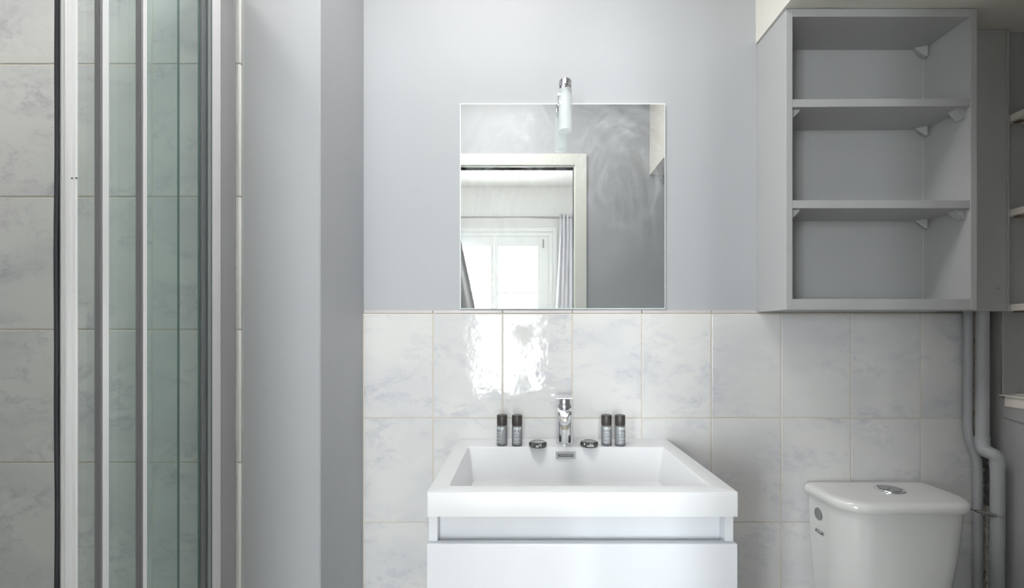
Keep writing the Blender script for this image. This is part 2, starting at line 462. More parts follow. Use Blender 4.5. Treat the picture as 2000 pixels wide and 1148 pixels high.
# door casing + jamb lining
door = bpy.data.objects.new('door_1', None); C.objects.link(door); door['kind'] = 'structure'
door['label'] = 'open doorway with off-white casing, seen in the mirror'
bm = BM()
cw = 0.062
for y0, y1 in ((YF1, YF1 + .014), (YF0 - .014, YF0)):
    box(bm, DX1 + .006, DX1 + .006 + cw, y0, y1, 0, DZ + .006 + cw, 0.003)
    box(bm, DX0 - .006 - cw, DX0 - .006, y0, y1, 0, DZ + .006 + cw, 0.003)
    box(bm, DX0 - .006, DX1 + .006, y0, y1, DZ + .006, DZ + .006 + cw, 0.003)
obj('door_casing', bm, 'casing', door)
bm = BM()
box(bm, DX1, DX1 + .012, YF0 - .002, YF1 + .006, 0, DZ + .012)
box(bm, DX0 - .012, DX0, YF0 - .002, YF1 + .006, 0, DZ + .012)
box(bm, DX0, DX1, YF0 - .002, YF1 + .006, DZ, DZ + .012)
obj('door_jamb', bm, 'casing', door)

# soffit over the cabinet and niche
bm = BM(); box(bm, 0.678, XR + .25, YF1 - .001, YB + .001, 2.0085, ZC + .001)
# rough plaster edge
bmesh.ops.subdivide_edges(bm, edges=bm.edges[:], cuts=14, use_grid_fill=True)
for v in bm.verts:
    if v.co.z < 2.01: v.co.z += random.uniform(-.0008, .0016)
    if v.co.x < .68: v.co.x += random.uniform(-.0012, .0012)
soffit = struct('trim_1', bm, 'plaster', 'warm white plaster soffit over the open cabinet', smooth=True)

struct('ceiling', bx(XL - .1, XR + .25, YF0, YB + .12, ZC, ZC + .1), 'white_wall', 'white bathroom ceiling')
struct('floor', bx(XL - .1, XR + .25, YF0, YB + .12, -.1, 0), 'floor_tile', 'grey tiled bathroom floor')

# ---------------------------------------------------------------- back wall tiles
TP, TH = 136.1 / 675, 0.302
X0 = (709.5 - 1021) * YT / 946
ZT = CZ + 37.5 * YT / 946
gap = 0.0032
wall_grout = obj('grout', bx(X0 - .0015, 1.318, YG, YB, 0, ZT + .001), 'grout', wall_back, kind='structure')
def tile_bm(w, h, t=0.006, b=0.0012):
    bm = BM()
    # front faces -Y, origin at the tile's front centre
    r = [[(x, y, z) for x, z in ((-w/2+i, -h/2+i), (w/2-i, -h/2+i), (w/2-i, h/2-i), (-w/2+i, h/2-i))] for i, y in ((0, t), (0, b), (b * .35, b * .3), (b, 0))]
    return rings_loft(bm, r)
tile_me = None
def put_tile(name, x, z, y, parent, w=TP, matname='tile', src=[None, None]):
    key = 0 if matname == 'tile' else 1
    if src[key] is None:
        o = obj(name, tile_bm(TP - gap, TH - gap), matname, parent, smooth=False)
        src[key] = o
    else:
        o = src[key].copy(); C.objects.link(o); o.parent = parent
    o.location = (x, y + random.uniform(-.0003, .0003), z)
    o.rotation_euler = (random.uniform(-.0012, .0012), 0, random.uniform(-.0015, .0015))
    return o
for c in range(8):
    for r in range(4):
        put_tile('tile', X0 + (c + .5) * TP, ZT - (r + .5) * TH, YT, wall_back)
# cut tiles of the last column (irregular right edge following the pipe)
def edge_px(py):
    k = [(606, 1886.5), (700, 1885.5), (800, 1884), (830, 1886), (862, 1893), (890, 1900), (940, 1902), (1148, 1902), (1500, 1902)]
    for (a, xa), (b, xb) in zip(k, k[1:]):
        if py <= b: return xa + (xb - xa) * (py - a) / (b - a)
    return 1902
for r in range(4):
    z1 = ZT - r * TH - gap / 2; z0 = z1 - TH + gap
    xl = X0 + 8 * TP + gap / 2
    pts = [(xl, z0)]
    N = 12
    for k in range(N + 1):
        z = z0 + (z1 - z0) * k / N
        py = 650 - (z - CZ) * 946 / YT
        pts.append(((edge_px(py) - 1021) * YT / 946 + random.uniform(-.0006, .0006), z))
    pts.append((xl, z1))
    cx = xl + .06; cz = (z0 + z1) / 2
    obj('tile', prism(BM(), [(p[0] - cx, p[1] - cz) for p in pts], 'y', 0, .006), 'tile', wall_back, loc=(cx, YT, cz))
# mauve border strip over the tiles
for c in range(9):
    x0 = X0 + c * TP + gap / 2; x1 = min(x0 + TP - gap, (1876 - 1021) * YT / 946)
    zt = 1.2315 if x1 < 0.68 else 1.2250
    if x0 < 0.676 < x1:
        obj('border_strip', bx(x0, 0.676, YT + .0005, YB, ZT + .0015, 1.2315, 0.001), 'border', wall_back)
        obj('border_strip', bx(0.6762, x1, YT + .0005, YB, ZT + .0015, 1.2250, 0.001), 'border', wall_back)
    else:
        obj('border_strip', bx(x0, x1, YT + .0005, YB, ZT + .0015, zt, 0.001), 'border', wall_back)
# rough plaster between and behind the pipes
def jagged(px0, px1, py0, py1, y, amp, n=30, seed=1, taper=False):
    rnd = random.Random(seed); Lp = []; Rp = []
    for k in range(n + 1):
        py = py0 + (py1 - py0) * k / n
        z = CZ + (650 - py) * y / 946
        f = 1.0 if not taper else 0.35 + 0.65 * abs(math.sin(k * 1.3 + seed))
        c = (px0 + px1) / 2; h = (px1 - px0) / 2 * f
        Lp.append(((c - h + rnd.uniform(-amp, amp) - 1021) * y / 946, z))
        Rp.append(((c + h + rnd.uniform(-amp, amp) - 1021) * y / 946, z))
    return Lp + Rp[::-1]
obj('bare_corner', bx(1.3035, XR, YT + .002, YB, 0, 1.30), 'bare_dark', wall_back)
obj('bare_plaster', prism(BM(), jagged(1891, 1911, 596, 872, YT, 1.2, seed=4), 'y', 1.374, YB), 'raw', wall_back)
obj('bare_plaster', prism(BM(), jagged(1899.5, 1905, 855, 985, YT, 1.5, 24, seed=8), 'y', YT - .0004, YB), 'raw', wall_back)
obj('bare_plaster', prism(BM(), jagged(1917, 1926, 986, 1200, YT, 1.5, 40, seed=5, taper=True), 'y', 1.391, YB), 'rawlight', wall_back)
for px, py, s in ((1922, 917, 3), (1921, 948, 3.5), (1922, 968, 2), (1929, 1022, 2.5), (1931, 905, 2)):
    obj('plaster_chip', prism(BM(), [((px + s * math.cos(a) * random.uniform(.5, 1.2) - 1021) * YT / 946, CZ + (650 - py - s * math.sin(a) * random.uniform(.5, 1.3)) * YT / 946) for a in [k * PI / 4 for k in range(8)]], 'y', YT + .0005, YB - .001), 'rawlight', wall_back)

# ---------------------------------------------------------------- shower tiles
XT = (470 - 1021) * YL / 946
ZL = CZ - 253 * YL / 946
obj('grout', bx(XL, XT - .001, YL + .0012, YLP + .001, 0.12, ZC), 'grout', wall_shower, kind='structure')
for c in range(4):
    for k in range(-2, 6):
        z = ZL + (k + .5) * TH
        if z + TH / 2 > ZC: continue
        put_tile('tile', XT - (c + .5) * TP, z, YL, wall_shower, matname='tile_shower')
# rounded edge trim of the last tiles
for k in range(-2, 6):
    z0 = ZL + k * TH + gap / 2; z1 = z0 + TH - gap
    if z1 > ZC: continue
    obj('tile_edge', bx(XT - .0065, XT + .0005, YL - .0022, YLP, z0, z1, 0.0018, 3), 'tile_rim', wall_shower, smooth=True)
# caulk line
obj('sealant', bx(XT + .0006, XT + .004, YLP - .0018, YLP + .001, .1, ZC, 0.0008), 'grey_wood', wall_shower)

# ================================================================== SETTING: room behind
BX0, BX1, BZ = -3.9, 0.95, 2.97
bm = BM()
xs_ = [BX0] + [v for w in sorted(WIN) for v in w] + [BX1]
for i in range(0, len(xs_), 2): box(bm, xs_[i], xs_[i + 1], WY - .35, WY, 0, BZ)
for a, b in WIN:
    box(bm, a, b, WY - .35, WY, 0, WZ0); box(bm, a, b, WY - .35, WY, WZ1, BZ)
struct('wall_far', bm, 'white_wall', 'white wall with a tall window and an added one in the next room, seen in the mirror')
struct('wall_room_left', bx(BX0 - .1, BX0, WY - .35, YF0, 0, BZ), 'white_wall', 'left white wall of the next room')
struct('wall_room_right', bx(BX1, BX1 + .1, WY - .35, YF0, 0, BZ), 'white_wall', 'right white wall of the next room')
bm = BM()
box(bm, BX0 - .1, XL - .1, YF0, YF0 + .1, 0, BZ); box(bm, BX0, BX1 + .1, YF0, YF0 + .1, ZC + .1, BZ)
struct('wall_room_near', bm, 'white_wall', 'white wall on the room side of the doorway')
bm = BM()
box(bm, XL - .1, DX0 - .075, YF0 - .004, YF0, 0, ZC + .1); box(bm, DX1 + .075, BX1, YF0 - .004, YF0, 0, ZC + .1)
box(bm, DX0 - .075, DX1 + .075, YF0 - .004, YF0, DZ + .075, ZC + .1)
struct('wall_room_skin', bm, 'white_wall', 'white painted face of the door wall in the next room')
struct('ceiling', bx(BX0 - .1, BX1 + .1, WY - .35, YF0 + .1, BZ, BZ + .1), 'white_wall', 'white ceiling of the next room')
struct('floor', bx(BX0 - .1, BX1 + .1, WY - .35, YF0, -.1, 0), 'floor', 'brown parquet floor of the next room')

def make_window(idx, x0, x1, label):
    w = bpy.data.objects.new('window_%d' % idx, None); C.objects.link(w); w['kind'] = 'structure'; w['label'] = label
    xc = (x0 + x1) / 2; y0, y1 = WY - .10, WY - .03
    bm = BM(); f = .05
    box(bm, x0, x0 + f, y0, y1 + .02, WZ0, WZ1, .004); box(bm, x1 - f, x1, y0, y1 + .02, WZ0, WZ1, .004)
    box(bm, x0 + f, x1 - f, y0, y1 + .02, WZ1 - f, WZ1, .004); box(bm, x0 + f, x1 - f, y0, y1 + .02, WZ0, WZ0 + f, .004)
    obj('window_frame', bm, 'win', w)
    gz0, gz1 = 0.44, 2.244
    for sgn, (a, b) in ((-1, (x0 + f, xc - .002)), (1, (xc + .002, x1 - f))):
        g0, g1 = (xc - .54, xc - .05) if sgn < 0 else (xc + .05, xc + .54)
        bm = BM()
        box(bm, a, g0, y0 + .01, y1, WZ0 + f, WZ1 - f, .003); box(bm, g1, b, y0 + .01, y1, WZ0 + f, WZ1 - f, .003)
        box(bm, g0, g1, y0 + .01, y1, WZ0 + f, gz0, .003); box(bm, g0, g1, y0 + .01, y1, gz1, WZ1 - f, .003)
        s = obj('sash', bm, 'win', w)
        for zb in (1.667, 1.05):
            obj('glazing_bar', bx(g0, g1, y0 + .025, y1 - .012, zb - .011, zb + .011, .003), 'win', s)
        obj('pane', bx(g0 - .005, g1 + .005, y0 + .04, y0 + .044, gz0 - .005, gz1 + .005), 'pane', s)
    bm = BM(); box(bm, x1 - .128, x1 - .112, y1 + .0, y1 + .03, 2.22, 2.325, .004)
    obj('window_bolt', bm, 'rod', w)
    # window surround moulding
    bm = BM()
    box(bm, x0 - .05, x0, WY, WY + .012, WZ0 - .04, WZ1 + .05, .003); box(bm, x1, x1 + .05, WY, WY + .012, WZ0 - .04, WZ1 + .05, .003)
    box(bm, x0, x1, WY, WY + .012, WZ1, WZ1 + .05, .003); box(bm, x0, x1, WY, WY + .03, WZ0 - .04, WZ0, .003)
    obj('surround', bm, 'win', w)
    return w
make_window(1, *WIN[0], 'tall white casement window reflected in the mirror, behind the curtain rod')
make_window(2, *WIN[1], 'added second tall window bringing daylight to the next room, unseen beyond the mirror view')  # invented window, put in for its extra daylight

# shutter leaf outside the left pane (thing)
sh = thing('louvered_shutter', 'pale louvred shutter folded open outside the window reflected in the mirror', 'shutter')
bm = BM()
for a, b in ((-1.06, -1.02), (-.72, -.68)): box(bm, a, b, WY - .42, WY - .39, WZ0, WZ1)
for z in (WZ0, 1.3, WZ1 - .06): box(bm, -1.02, -.72, WY - .42, WY - .39, z, z + .06)
obj('shutter_frame', bm, 'win', sh)
k = 0; z = WZ0 + .08; base = None
while z < WZ1 - .08:
    if abs(z - 1.33) > .04:
        if base is None:
            base = obj('slat', bx(-.15, .15, -.012, .012, -.002, .002), 'win', sh); o = base
        else:
            o = base.copy(); C.objects.link(o); o.parent = sh
        o.location = (-.87, WY - .405, z); o.rotation_euler = (.7, 0, 0)
    z += .045

# curtain rod and curtains
rod = thing('curtain_rod', 'thin grey metal curtain rod above the window in the mirror', 'curtain rod')
obj('rod', cyl(BM(), (-1.45, WY + .09, 2.574), (.63, WY + .09, 2.574), .0125, n=16), 'rod', rod, smooth=True)
obj('finial', cyl(BM(), (.63, WY + .09, 2.574), (.655, WY + .09, 2.574), .022, n=16), 'rod', rod, smooth=True)
obj('rod_bracket', bx(-1.43, -1.41, WY, WY + .09, 2.565, 2.583), 'rod', rod)
obj('rod_bracket', bx(.60, .62, WY, WY + .09, 2.565, 2.583), 'rod', rod)
def curtain(name, xl, xr, z0, z1, folds, amp, mat, label, nz=24):
    bm = BM(); nx = folds * 10; g = []
    for j in range(nz + 1):
        z = z0 + (z1 - z0) * j / nz; row = []
        a, b = xl(z), xr(z)
        for i in range(nx + 1):
            u = i / nx
            row.append(bm.verts.new((a + (b - a) * u + .004 * math.sin(z * 3 + i), WY + .09 + amp * math.sin(u * folds * 2 * PI), z)))
        g.append(row)
    for j in range(nz):
        for i in range(nx): bm.faces.new((g[j][i], g[j][i + 1], g[j + 1][i + 1], g[j + 1][i]))
    o = obj(name, bm, mat, smooth=True)
    md = o.modifiers.new('thick', 'SOLIDIFY'); md.thickness = .003
    return tag(o, label, 'curtain')
curtain('curtain', lambda z: .45 - .10 * max(0, (2.3 - z)) / 2, lambda z: .62, .03, 2.615, 4, .020, 'curtain',
        'light grey curtain gathered at the right end of the rod in the mirror')
curtain('curtain', lambda z: -1.38, lambda z: -.79 + .22 * min(1, max(0, (2.45 - z))) if z < 2.45 else -.79 - .5 * (z - 2.45), .03, 2.615, 7, .04, 'curtain_dark',
        'mid grey curtain drooping at the left edge of the mirror')

# ================================================================== MIRROR
mx0, mx1 = (898 - 1021) * 1.4 / 946, (1300 - 1021) * 1.4 / 946
mz0, mz1 = 1.2345, CZ + (650 - 201.5) * 1.4 / 946
mc = ((mx0 + mx1) / 2, 0, (mz0 + mz1) / 2)
mir = thing('wall_mirror', 'square frameless smeared mirror on the grey wall above the basin', 'mirror', (mc[0], 1.4, mz0))
rings = [[(x, y, z) for x, z in ((mx0+i, mz0+i), (mx1-i, mz0+i), (mx1-i, mz1-i), (mx0+i, mz1-i))] for i, y in ((0, 1.4095), (0, 1.4015), (.0028, 1.4002))]
bm = rings_loft(BM(), rings, True, True)
for v in bm.verts: v.co -= Vector((mc[0], 1.4, mz0))
obj('glass_edge', bm, 'mirror_edge', mir)
bm = BM(); hw = (mx1 - mx0) / 2 - .003; hh = (mz1 - mz0) / 2 - .003
box(bm, -hw, hw, -.0001, .0002, -hh, hh)
obj('mirror_face', bm, 'mirror', mir, loc=(0, 0, (mz1 - mz0) / 2))

# ================================================================== LAMP
lx, ly = 110.5 / 1000 + .0055, 1.329
lx = (1104 - 1021) * ly / 946
lamp = thing('wall_lamp', 'small tubular lamp of frosted glass under a chrome cap, clipped over the mirror', 'lamp', (lx, ly, 1.72))
r = 0.0181
bm = BM()
lathe(bm, [(r, .004), (r, .0), (r - .002, -.0005), (r - .003, .0), (r - .003, .108), (r - .003, .110), (r, .1115), (r, .004)], n=40)
# tilt-free hollow sleeve: remove caps made by lathe
for f in [f for f in bm.faces if len(f.verts) > 4]: bm.faces.remove(f)
obj('glass_shade', bm, 'frosted', lamp, smooth=True)
obj('shade_bottom', cyl(BM(), (0, 0, .0015), (0, 0, .004), r - .0032, n=40), 'frosted', lamp, smooth=True)
bm = BM(); lathe(bm, [(.0145, .106), (.0168, .108), (.0168, .136), (.0158, .1385), (0, .1388)], n=40)
tcap = NT('painted_reflection_chrome'); nn = tcap.noise(tcap.coord(), 260, 4, .7)  # dark and light reflections painted into the cap's colour
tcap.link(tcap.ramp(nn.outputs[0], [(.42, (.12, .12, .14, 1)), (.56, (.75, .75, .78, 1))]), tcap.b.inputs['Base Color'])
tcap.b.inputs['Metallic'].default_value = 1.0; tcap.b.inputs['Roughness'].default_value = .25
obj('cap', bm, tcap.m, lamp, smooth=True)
bm = BM(); lathe(bm, [(.001, .040), (.006, .043), (.0072, .052), (.0072, .080), (.0085, .082), (.0085, .106)], n=20)
obj('bulb', bm, simple('pale_bulb', srgb(225, 226, 224), .3), lamp, smooth=True)
bm = BM(); cyl(bm, (0, .010, .124), (0, 1.405 - ly, .124), .006, n=16)
box(bm, -.016, .016, 1.399 - ly - .006, 1.41 - ly, .106, .138, .002)
box(bm, -.010, .010, 1.392 - ly, 1.3985 - ly, .08, .112, .001)
obj('arm', bm, 'chrome', lamp, smooth=True)
def wrap(bm, R, ang0, cx=0, cy=0, z=0, proud=.0002):
    for v in bm.verts:
        a = ang0 + v.co.x / R; zz = v.co.y
        v.co = Vector((cx + (R + proud) * math.sin(a), cy - (R + proud) * math.cos(a), z + zz))
    return bm
obj('printed_mark', wrap(text_bm('44', .010), .0168, 0.05, z=.117), 'inkgrey', lamp)

# ================================================================== VANITY (cabinet)
van = thing('vanity_cabinet', 'white gloss wall-hung vanity cabinet under the basin', 'cabinet', (.115, .95, .33))
def L(bm, o):                       # world -> local of a thing
    for v in bm.verts: v.co -= o.location
    return bm
vx0, vx1 = -.1838, .4122
obj('side_panel', L(bx(vx0, vx0 + .017, .9475, 1.398, .33, .812, .0008), van), 'gloss', van)
obj('side_panel', L(bx(vx1 - .017, vx1, .9475, 1.398, .33, .812, .0008), van), 'gloss', van)
obj('recess_rail', L(bx(vx0 + .0172, vx1 - .0172, .971, .984, .74, .812, .0006), van), 'gloss', van)
obj('bottom_panel', L(bx(vx0 + .0172, vx1 - .0172, .956, 1.398, .33, .346), van), 'gloss', van)
obj('back_panel', L(bx(vx0 + .0172, vx1 - .0172, 1.388, 1.398, .35, .811), van), 'gloss', van)
obj('drawer_front', L(bx(-.1855, .4150, .934, .9535, .33, .759, .0022, 3), van), 'gloss', van, smooth=True)
obj('drawer_box', L(bx(vx0 + .03, vx1 - .03, .957, .968, .36, .737), van), 'win', van)

# ================================================================== BASIN
bs = thing('wash_basin', 'white rectangular wash basin with a wide shallow bowl on the vanity', 'wash basin', (.115, 1.16, .813))
bx0, bx1, by0, by1 = -.1852, .4152, .9305, 1.4005
zt = .860
def ring(x0, x1, y0, y1, r, z, n=6): return [(x, y, z) for x, y in rrect(x0, x1, y0, y1, r, n)]
ix0, ix1, iy0, iy1 = -.1455, .3745, .971, 1.298
R_ = []
R_.append(ring(bx0 + .02, bx1 - .02, by0 + .02, by1 - .02, .004, .814))
R_.append(ring(bx0, bx1, by0, by1, .004, .813))
R_.append(ring(bx0, bx1, by0, by1, .004, zt - .0025))
R_.append(ring(bx0 + .0008, bx1 - .0008, by0 + .0008, by1, .004, zt - .0008))
R_.append(ring(bx0 + .0028, bx1 - .0028, by0 + .0028, by1, .004, zt))
R_.append(ring(ix0 - .002, ix1 + .002, iy0 - .002, iy1 + .002, .006, zt))
R_.append(ring(ix0, ix1, iy0, iy1, .006, zt - .002))
R_.append(ring(ix0 + .0105, ix1 - .0135, iy0 + .045, iy1 - .013, .007, .781))
R_.append(ring(ix0 + .014, ix1 - .017, iy0 + .06, iy1 - .018, .010, .7735))
nfl = [(0.30, .770), (.62, .767), (.86, .764)]
cxm, cym = .115, 1.19
base_r = R_[-1]
for t, z in nfl:
    R_.append([(x + (cxm - x) * t, y + (cym - y) * t, z) for x, y, _ in base_r])
bm = rings_loft(BM(), R_, False, False)
last = [v for v in bm.verts][-len(base_r):]
bm.faces.new(last)
# floor dips towards the middle of the bowl
for v in bm.verts:
    if v.co.z < .7745 and v.co.y > 1.0:
        u = (v.co.x - cxm) / .24
        v.co.z -= .0065 * max(0, 1 - u * u)
obj('bowl', L(bm, bs), 'ceramic', bs, smooth=True)
# overflow plate on the back wall of the bowl
ov = P(1104.5, 888, 1.2975)
bm = BM(); box(bm, -.0262, .0262, -.0015, .0015, -.0093, .0093, .0006)
op = obj('overflow_plate', bm, 'alu_satin', bs, loc=Vector((ov.x, 1.2930, ov.z)) - bs.location)
op.rotation_euler = (-.15, 0, 0)
bm = BM(); box(bm, -.0205, .0205, -.0022, -.0012, -.0035, .0035, .0004)
obj('overflow_slot', bm, 'dark', op)
bm = BM(); box(bm, -.017, .019, -.0027, -.002, -.0003, .0016)
obj('slot_lip', bm, 'alu_satin', op)
bm = BM(); lathe(bm, [(0, .0), (.03, 0), (.032, .001), (.030, .003), (.026, .0035), (0, .005)], .115, 1.19, .7565, 32)
obj('drain_cap', L(bm, bs), 'chrome', bs, smooth=True)

# ================================================================== FAUCET
fx, fy = (1102.5 - 1021) * 1.345 / 946, 1.345
fc = thing('basin_faucet', 'chrome single-lever mixer tap standing at the back of the basin', 'faucet', (fx, fy, zt))
bm = BM()
prof = [(.0245, 0), (.0245, .003), (.0232, .004), (.0222, .03), (.0212, .06), (.0215, .075), (.0225, .092)]
lathe(bm, prof, n=40)
obj('body', bm, 'chrome', fc, smooth=True)
# spout: U section that reaches towards the bowl
bm = BM(); rr = []
def usec(y, w, zt_, zb):
    out = []
    h = zt_ - zb
    for k in range(9):                       # rounded belly
        a = PI + PI * k / 8
        out.append((w * .80 * math.cos(a), y, zb + h * .42 + h * .42 * math.sin(a)))
    out += [(w * .93, y, zb + h * .72), (w, y, zt_ - .004), (w * .97, y, zt_ - .001), (w * .88, y, zt_), (-w * .88, y, zt_), (-w * .97, y, zt_ - .001), (-w, y, zt_ - .004), (-w * .93, y, zb + h * .72)]
    return out
for y, w, a, b in ((.012, .0215, .100, .045), (-.02, .0212, .103, .052), (-.06, .0202, .1065, .060), (-.10, .0192, .1085, .0665), (-.110, .0187, .1088, .0678), (-.1155, .0178, .1080, .0690), (-.1190, .0160, .1060, .0712), (-.1212, .0125, .1025, .0750), (-.1222, .0070, .0960, .0820)):
    rr.append(usec(y, w, a, b))
rings_loft(bm, rr)
sp = obj('spout', bm, 'chrome', fc, smooth=True)
bm = BM(); cyl(bm, (0, -.098, .058), (0, -.098, .068), .009, .0105, n=28)
obj('aerator', bm, simple('pale_aerator', srgb(168, 162, 146), .4), sp, smooth=True)
bm = BM(); lathe(bm, [(.0225, .0), (.0228, .002), (.0228, .006), (.0222, .0085), (.019, .0095)], z0=.099, n=40)
obj('collar', bm, 'chrome', fc, smooth=True)
bm = BM(); lathe(bm, [(.0186, .0), (.0191, .0004), (.0191, .0012), (.0186, .0016)], z0=.1075, n=36)
obj('seam', bm, 'dark', fc, smooth=True)
bm = BM(); lathe(bm, [(.0188, .104), (.0186, .118), (.0176, .126), (.0150, .1305), (0, .131)], n=36)
obj('cartridge_cap', bm, 'chrome', fc, smooth=True)
bm = BM()
cyl(bm, (0, -.0175, .112), (0, -.0195, .112), .0024, n=14)
obj('temperature_mark', bm, simple('blue_grey_dot', srgb(110, 118, 140), .3), fc)
# lever plate, rising towards the bowl
bm = BM(); rr = []
for y, w, z, t in ((.020, .018, .1325, .003), (.012, .0205, .1330, .005), (-.01, .0212, .1332, .0055), (-.045, .0217, .1334, .0048), (-.068, .0222, .1336, .0042), (-.0715, .0215, .1336, .002)):
    rr.append([(x, y, zz) for x, zz in rrect(-w, w, z - t / 2, z + t / 2, min(.0018, t * .4), 3)])
rings_loft(bm, rr)
obj('lever', bm, 'chrome', fc, smooth=True)

fc.rotation_euler = (0, 0, -.078)
# ================================================================== BOTTLES
def bottle_print(rot):
    """white print wrapped on the bottle"""
    Rb = .0143; bm = BM()
    t = text_bm('KIEL\u00d8', .0078)
    me = bpy.data.meshes.new('t'); wrap(t, Rb, rot, z=.0455); t.to_mesh(me); t.free(); bm.from_mesh(me); bpy.data.meshes.remove(me)
    rnd = random.Random(3)
    rows = [(.0425, 1.0), (.0372, .72), (.0345, .80), (.0300, .78), (.0274, .60), (.0226, .70), (.0200, .86), (.0172, .66), (.0125, .74), (.0104, .5)]
    for k, (z, w) in enumerate(rows):
        b = BM(); hw_ = .0102 * w; h = .0003 if k == 0 else .00036
        n = 10; x0 = -.0102
        if k == 0: segs = [(x0, .0102)]
        else:
            segs = []; x = x0
            while x < x0 + 2 * hw_:
                l = rnd.uniform(.0018, .0045); segs.append((x, min(x + l, x0 + 2 * hw_))); x += l + .0007
        for a, c in segs:
            m = 3
            for q in range(m):
                u0 = a + (c - a) * q / m; u1 = a + (c - a) * (q + 1) / m
                vs = [b.verts.new((u, v, 0)) for u, v in ((u0, -h), (u1, -h), (u1, h), (u0, h))]
                b.faces.new(vs)
        wrap(b, Rb, rot, z=z); me = bpy.data.meshes.new('t'); b.to_mesh(me); b.free(); bm.from_mesh(me); bpy.data.meshes.remove(me)
    return bm
bspots = [(980.5, -.42, 'clear toiletry bottle with dark cap, farthest left on the basin ledge', 1.322),
          (1009.8, .12, 'clear toiletry bottle with dark cap, just left of the left round soap', 1.318),
          (1184.5, .08, 'clear toiletry bottle with dark cap, just right of the right round soap', 1.322),
          (1211.0, .38, 'clear toiletry bottle with dark cap, farthest right on the basin ledge', 1.318)]
proto = None
for px, rot, lab, D in bspots:
    if proto is None:
        b = thing('toiletry_bottle', lab, 'bottle', group='miniature toiletry bottles beside the tap')
        bm = BM(); lathe(bm, [(.0001, .0008), (.0125, 0), (.0140, .001), (.0143, .003), (.0143, .0505), (.0138, .0525), (.0118, .0538), (.0118, .056)], n=36)
        obj('vessel', bm, 'bottle', b, smooth=True)
        bm = BM(); lathe(bm, [(.0138, .0), (.0141, .0008), (.0141, .026), (.0134, .0272), (.0115, .0275), (.0113, .0268), (0, .0268)], z0=.0552, n=36)
        obj('cap', bm, 'capblack', b, smooth=True)
        bm = BM(); lathe(bm, [(.0132, .0006), (.0142, .0018), (.01435, .0032), (.0144, .0048), (.0143, .005)], n=36)
        obj('base_ring', bm, simple('dark_bottle_base', srgb(84, 88, 96), .15), b, smooth=True)
        proto = b; kids = list(b.children)
    else:
        b = proto.copy(); C.objects.link(b); b['label'] = lab
        for k in kids:
            c = k.copy(); C.objects.link(c); c.parent = b
    obj('label_print', bottle_print(rot), 'print', b)
    b.location = ((px - 1021) * D / 946, D, zt + .0002)

# ================================================================== SOAPS
def soap(px, D, lab, txt, rot):
    s = thing('wrapped_soap', lab, 'soap', ((px - 1021) * D / 946, D, zt), 'round wrapped soaps beside the tap')
    bm = BM(); n = 72; Rs = .0235; rings = []
    for (rf, z, pl) in ((.80, .0, 0), (.93, .001, .3), (1.0, .005, 1), (1.0, .010, 1), (.94, .0138, .8), (.82, .0155, .4), (.66, .0158, .2), (.60, .0150, 0), (.3, .0153, 0), (.02, .0155, 0)):
        rings.append([((Rs * rf + pl * .0008 * math.sin(i * PI / 1.5)) * math.cos(2 * PI * i / n), (Rs * rf + pl * .0008 * math.sin(i * PI / 1.5)) * math.sin(2 * PI * i / n), z) for i in range(n)])
    rings_loft(bm, rings)
    obj('wrapper', bm, 'soap', s, smooth=True)
    t = text_bm(txt, .0078); wrap(t, Rs + .0009, rot, z=.0045)
    obj('label_print', t, 'print', s)
    bm = BM()
    for k in range(26):                                    # ring of fine print round the top
        a = k / 26 * 2 * PI
        c, s_ = math.cos(a), math.sin(a)
        vs = [bm.verts.new((Rr * math.cos(a + da), Rr * math.sin(a + da), .0161)) for Rr, da in ((.0165, -.07), (.0165, .05), (.0180, .05), (.0180, -.07))]
        bm.faces.new(vs)
    obj('top_print', bm, simple('grey_soap_print', srgb(150, 150, 150), .5), s)
soap(1050.5, 1.300, 'round black-wrapped soap left of the tap', 'ES', -.1)
soap(1150.5, 1.305, 'round black-wrapped soap right of the tap', 'N\u00d8M', 0)

# ================================================================== OPEN CABINET
YC = 1.2565
cx0, cx1 = .683, 1.179
cz0, cz1 = 1.2262, 2.007
cb = thing('open_wall_cabinet', 'grey painted open wall cabinet with two inner shelves, above the toilet', 'cabinet', (.931, YC, cz0))
th = .0173
yb = 1.4092
obj('side_panel', L(bx(cx0, cx0 + th, YC, yb, cz0, cz1, .0012), cb), 'grey_wood', cb)
obj('side_panel', L(bx(cx1 - th, cx1, YC, yb, cz0, cz1, .0012), cb), 'grey_wood', cb)
obj('top_panel', L(bx(cx0 + th, cx1 - th, YC + .0004, yb, cz1 - .0205, cz1, .0008), cb), 'grey_wood', cb)
obj('bottom_panel', L(bx(cx0 + th, cx1 - th, YC + .0004, yb, cz0, cz0 + .028, .0008), cb), 'grey_wood', cb)
obj('back_panel', L(bx(cx0 + th, cx1 - th, yb - .0042, yb, cz0 + .028, cz1 - .0205), cb), 'grey_wood', cb)
obj('corner_joint', L(bx(cx1 - th - .0014, cx1 - th, yb - .0058, yb - .004, cz0 + .028, cz1 - .0205), cb), simple('pale_caulk', srgb(196, 197, 196), .6), cb)
shz = [(1.7565, 1.7770, .0016), (1.4925, 1.5135, 0)]
for a, b_, tilt in shz:
    bm = bx(cx0 + th, cx1 - th, YC + .001, yb - .0045, a - .003, b_ - .003, .0012)
    for v in bm.verts: v.co.z += tilt * (v.co.x - .931) / .25
    obj('shelf', L(bm, cb), 'grey_wood', cb)
